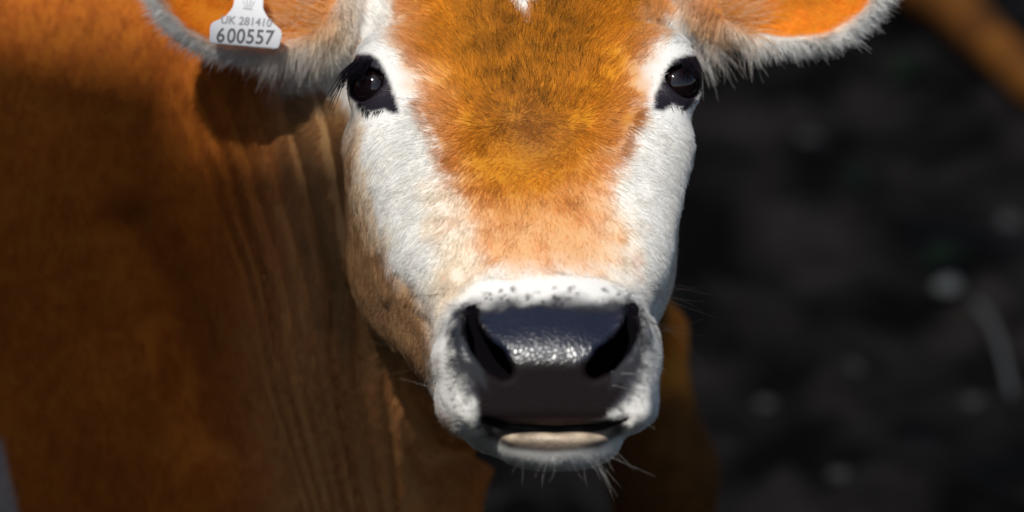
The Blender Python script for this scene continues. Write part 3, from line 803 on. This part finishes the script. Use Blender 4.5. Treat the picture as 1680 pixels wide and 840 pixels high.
# small crown-like mark above the code
bm = bmesh.new()
def bar2(bm, x0, z0, x1, z1, w_):
    d = np.array([x1 - x0, z1 - z0], float); n_ = np.array([-d[1], d[0]]) / np.linalg.norm(d) * w_ / 2
    vs_ = [bm.verts.new((p[0] * kk, -.00025, p[1] * kk)) for p in ((x0 + n_[0], z0 + n_[1]), (x1 + n_[0], z1 + n_[1]), (x1 - n_[0], z1 - n_[1]), (x0 - n_[0], z0 - n_[1]))]
    bm.faces.new(vs_)
for b0 in ((-9, 33, 7, 32, 1.6), (-5, 35, -10, 47, 1.1), (-2, 35, -4, 50, 1.1), (1, 35, 3, 50, 1.1), (4, 35, 9, 47, 1.1)): bar2(bm, *b0)
me = bpy.data.meshes.new("crown_mark"); bm.to_mesh(me); bm.free(); me.materials.append(m_ink2)
o = bpy.data.objects.new("crown_mark", me); COL.objects.link(o); o.parent = tag_root
# stud
Vs, Qs = uv_sphere(np.array([0, .001, 74 * kk]), .006); Vs[:, 1] = .001 + (Vs[:, 1] - .001) * .5
make_mesh("stud", Vs, Qs, m_tag, tag_root, world_space=True)

# ------------------------------------------------------------------ ground: one sheet of dark, churned soil
GXs = axis([(-300, -20, 40), (-20, -4, 1.0), (-4, -1.2, .12), (-1.2, 3.2, .022), (3.2, 6, .15), (6, 20, 1), (20, 300, 40)])
GYs = axis([(-300, -20, 40), (-20, -3, 1.0), (-3, .6, .12), (.6, 8.0, .026), (8, 14, .2), (14, 30, 2), (30, 400, 50)])
gx, gy = np.meshgrid(GXs, GYs, indexing='ij')
Pg = np.stack([gx.ravel(), gy.ravel(), np.zeros(gx.size)], -1)
fade = np.exp(-((Pg[:, 0] / 12) ** 2 + ((Pg[:, 1] - 4) / 14) ** 2))
lump = fbm(Pg, 3.2, 5, 4); clod = np.maximum(fbm(Pg, 9, 15, 3), 0)
hz = (.035 * lump + .055 * clod ** 1.3) * fade
hz -= .02 * fade
Pg[:, 2] = hz
nxg, nyg = len(GXs), len(GYs)
ii, jj = np.meshgrid(np.arange(nxg - 1), np.arange(nyg - 1), indexing='ij')
Qg = np.stack([ii * nyg + jj, (ii + 1) * nyg + jj, (ii + 1) * nyg + jj + 1, ii * nyg + jj + 1], -1).reshape(-1, 4)
m_soil, nt, b = new_mat("dark_soil")
tc = N(nt, "ShaderNodeTexCoord"); n1 = N(nt, "ShaderNodeTexNoise"); n1.inputs["Scale"].default_value = 5; n1.inputs["Detail"].default_value = 8
nt.links.new(tc.outputs["Object"], n1.inputs["Vector"])
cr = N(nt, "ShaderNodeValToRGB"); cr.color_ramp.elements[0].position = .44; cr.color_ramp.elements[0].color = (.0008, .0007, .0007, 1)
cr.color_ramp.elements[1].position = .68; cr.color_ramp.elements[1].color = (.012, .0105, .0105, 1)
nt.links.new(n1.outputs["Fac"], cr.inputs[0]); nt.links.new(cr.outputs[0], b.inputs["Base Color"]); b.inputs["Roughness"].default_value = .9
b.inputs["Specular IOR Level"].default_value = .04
n2 = N(nt, "ShaderNodeTexNoise"); n2.inputs["Scale"].default_value = 40; n2.inputs["Detail"].default_value = 6; nt.links.new(tc.outputs["Object"], n2.inputs["Vector"])
bp = N(nt, "ShaderNodeBump"); bp.inputs["Distance"].default_value = .02; nt.links.new(n2.outputs["Fac"], bp.inputs["Height"]); nt.links.new(bp.outputs[0], b.inputs["Normal"])
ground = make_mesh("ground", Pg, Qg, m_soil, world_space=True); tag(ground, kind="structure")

def ground_at(px, py):
    """world point where the photo position meets the soil"""
    d = v2w(pt(px, py, 0.)) - np.array([0, -D * CP, H0 + D * SP]); c0 = np.array([0, -D * CP, H0 + D * SP])
    t = -c0[2] / d[2]; p = c0 + d * t
    return p
def gz(x, y):
    i = int(np.argmin(np.abs(GXs - x))); j = int(np.argmin(np.abs(GYs - y))); return float(hz.reshape(nxg, nyg)[i, j])

# stones and leaves lying on it
m_stone = simple("pale_stone", (.040, .045, .045), .8); m_leaf = simple("green_leaf", (.005, .015, .008), .7, .1); m_straw = simple("dry_straw", (.03, .032, .032), .8)
def stone(px, py, r_, seed, label, bright=1.0):
    r_ *= .52; p = ground_at(px, py); Vs, Qs = uv_sphere(np.zeros(3), 1.0, 24, 16)
    Vs = Vs * np.array([r_, r_ * .8, r_ * .5]) * (1 + .25 * fbm(Vs, 1.3, seed, 3))[:, None]
    Vs[:, 2] += r_ * .25 
    mat = m_stone if bright == 1 else simple("grey_stone", tuple(.030 * bright * c for c in (1, 1.03, 1.1)), .8)
    o = make_mesh("stone", Vs, Qs, mat, world_space=True); o.location = (p[0], p[1], gz(p[0], p[1])); o.rotation_euler[2] = seed
    tag(o, label, "stone", "stones lying on the dark soil"); return o
stone(1552, 490, .050, 1, "pale stone on dark soil, biggest and brightest of the stones at the right")
stone(1394, 598, .036, 2, "pale stone on dark soil, left and below the brightest stone", .8)
stone(1330, 243, .040, 3, "small grey stone on dark soil below the calf's right-hand ear", .28)
stone(1600, 636, .026, 4, "small grey stone near the long straw stalk", .35)
stone(1656, 345, .045, 5, "grey stone on dark soil nearest the right edge of the picture", .45)
stone(1258, 622, .030, 6, "dim grey stone on dark soil, nearest to the calf's muzzle", .3)
stone(1375, 800, .030, 7, "dim grey stone at the very bottom of the picture", .3)
def leaf(px, py, ln, rot, label):
    p = ground_at(px, py); bm = bmesh.new()
    n_ = 10; rows = []
    for i in range(n_ + 1):
        t = i / n_; w_ = ln * .30 * math.sin(math.pi * min(1, t * .95 + .03)) ** .8; zc = .35 * ln * math.sin(math.pi * t) * .6
        rows.append([bm.verts.new((ln * (t - .5), s_ * w_, zc + abs(s_) * w_ * .35)) for s_ in (-1, -.5, 0, .5, 1)])
    for a_, b_ in zip(rows[:-1], rows[1:]):
        for q in range(4): bm.faces.new((a_[q], b_[q], b_[q + 1], a_[q + 1]))
    bmesh.ops.solidify(bm, geom=bm.faces[:], thickness=.0008)
    me = bpy.data.meshes.new("leaf"); bm.to_mesh(me); bm.free(); me.materials.append(m_leaf)
    o = bpy.data.objects.new("leaf", me); COL.objects.link(o); o.location = (p[0], p[1], gz(p[0], p[1]) + .01); o.rotation_euler = (.2, -.1, rot)
    tag(o, label, "leaf", "green leaves on the dark soil"); return o
leaf(1495, 125, .10, .4, "green leaf on dark soil beside the brown leg at the top right")
leaf(1385, 368, .075, 2.2, "small green leaf on dark soil between two grey stones")
leaf(1405, 78, .11, 1.2, "dull green leaf on dark soil just under the calf's right-hand ear")
leaf(1550, 455, .075, .1, "dark green leaf lying just behind the brightest stone")
# straw stalk
p0, p1 = ground_at(1600, 530), ground_at(1662, 690)
nS = 12; ts = np.linspace(0, 1, nS)
cen = p0[None] * (1 - ts)[:, None] + p1[None] * ts[:, None]; cen[:, 2] = .03 + .02 * np.sin(ts * 3); cen[:, 0] += .003 * np.sin(ts * 4)
ang = np.linspace(0, 2 * math.pi, 8, endpoint=False); Vt = []; 
for i in range(nS): Vt += [cen[i] + np.array([math.cos(a_) * .005, 0, math.sin(a_) * .005]) for a_ in ang]
Qt = np.array([[i * 8 + j, i * 8 + (j + 1) % 8, (i + 1) * 8 + (j + 1) % 8, (i + 1) * 8 + j] for i in range(nS - 1) for j in range(8)])
o = make_mesh("straw_stalk", np.array(Vt), Qt, m_straw, world_space=True); tag(o, "long dull stalk lying slanted on the dark soil at the right", "stalk")

# ------------------------------------------------------------------ second calf, lying farther back, one leg stretched out
g0, g1, g2 = ground_at(1385, -50), ground_at(1545, 62), ground_at(1700, 185)
def rest_sdf(P):
    x, y, z = P[:, 0], P[:, 1], P[:, 2]
    bx, by = g0[0] - .25, g0[1] + .35
    f = ell(x, y, z, (bx - .15, by + .1, .22), (.62, .30, .24))
    f = smin(f, ell(x, y, z, (bx + .30, by - .02, .17), (.28, .24, .19)), .1)
    f = smin(f, cap(x, y, z, (g0[0], g0[1], .13), (g1[0], g1[1], .085), .105, .060), .06)
    f = smin(f, cap(x, y, z, (g1[0], g1[1], .085), (g2[0], g2[1], .045), .056, .036), .03)
    f = smin(f, cap(x, y, z, (g2[0], g2[1], .045), (g2[0] + .12, g2[1] - .06, .04), .04, .042), .02)
    f = smin(f, cap(x, y, z, (bx - .65, by, .30), (bx - .95, by - .15, .42), .15, .10), .1)
    f = smin(f, cap(x, y, z, (bx - .95, by - .15, .46), (bx - 1.05, by - .38, .36), .10, .055), .05)
    return f
cx0, cy0 = g0[0] - .25, g0[1] + .35
Vr, Qr = surface_nets(rest_sdf, axis([(cx0 - 1.4, g2[0] + .3, .03)]), axis([(g2[1] - .3, cy0 + .7, .03)]), axis([(-.12, .75, .03)]), 4)
m_coat2, nt, b = new_mat("brown_coat"); tc = N(nt, "ShaderNodeTexCoord"); n1 = N(nt, "ShaderNodeTexNoise"); n1.inputs["Scale"].default_value = 6
n1.inputs["Detail"].default_value = 6; nt.links.new(tc.outputs["Object"], n1.inputs["Vector"]); cr = N(nt, "ShaderNodeValToRGB")
cr.color_ramp.elements[0].color = (.05, .018, .004, 1); cr.color_ramp.elements[1].color = (.13, .048, .008, 1); cr.color_ramp.elements[0].position = .35; cr.color_ramp.elements[1].position = .65
nt.links.new(n1.outputs["Fac"], cr.inputs[0]); nt.links.new(cr.outputs[0], b.inputs["Base Color"]); b.inputs["Roughness"].default_value = .9; b.inputs["Specular IOR Level"].default_value = .05
o = make_mesh("resting_calf", Vr, Qr, m_coat2, world_space=True)
tag(o, "blurred brown calf behind, resting on soil with its leg stretched out at the top right", "calf")

# ------------------------------------------------------------------ unseen board structure behind the camera, added to shade the calf's neck and shoulder
sun_blocker = bpy.data.objects.new("sun_blocker", None); COL.objects.link(sun_blocker)
tag(sun_blocker, "unseen dark timber blocker added to shade the calf, behind the camera to the left", "sun_blocker")
m_wood = simple("dark_boards", (.06, .045, .035), .85); m_sheet = simple("blocker_sheet", (.05, .05, .055), .6)
hd = np.array([math.sin(SUN_AZ), math.cos(SUN_AZ)])
corner = np.array([SHX, SHY]) + 2.4 * hd
sun_blocker.location = (corner[0], corner[1], 0); sun_blocker.rotation_euler[2] = math.pi - SUN_AZ - math.radians(8)
def boxes(name, bxs, mat, parent):
    bm = bmesh.new()
    for (x0, x1, y0, y1, z0, z1) in bxs:
        g = bmesh.ops.create_cube(bm, size=1)
        for v in g['verts']: v.co = ((x0 + x1) / 2 + v.co.x * (x1 - x0), (y0 + y1) / 2 + v.co.y * (y1 - y0), (z0 + z1) / 2 + v.co.z * (z1 - z0))
    me = bpy.data.meshes.new(name); bm.to_mesh(me); bm.free(); me.materials.append(mat)
    o = bpy.data.objects.new(name, me); COL.objects.link(o); o.parent = parent; return o
HT = SHZ + 2.4 * math.tan(SUN_EL)
boards = []
for i in range(24): boards.append((-4.8 + i * .2 + .004, -4.8 + (i + 1) * .2 - .004, -.03 - .004 * (i % 2), 0, -.05, HT - .1))
for i in range(20): boards.append((-.03, .0 - .004 * (i % 2), -4.03 + i * .2 + .004, -4.03 + (i + 1) * .2 - .004, -.05, HT - .1))
boxes("blocker_boards", boards, m_wood, sun_blocker)
boxes("blocker_top", [(-4.95, .0, -4.2, .0, HT - .098, HT)], m_sheet, sun_blocker)
boxes("blocker_step", [(.006, .172, -.9, -.002, -.05, HT - .058)], m_wood, sun_blocker)  # lower step added to shape the shade below the ear
boxes("blocker_panel", [(-2.6, -1.6, .001, .035, .02, 2.05)], m_sheet, sun_blocker)
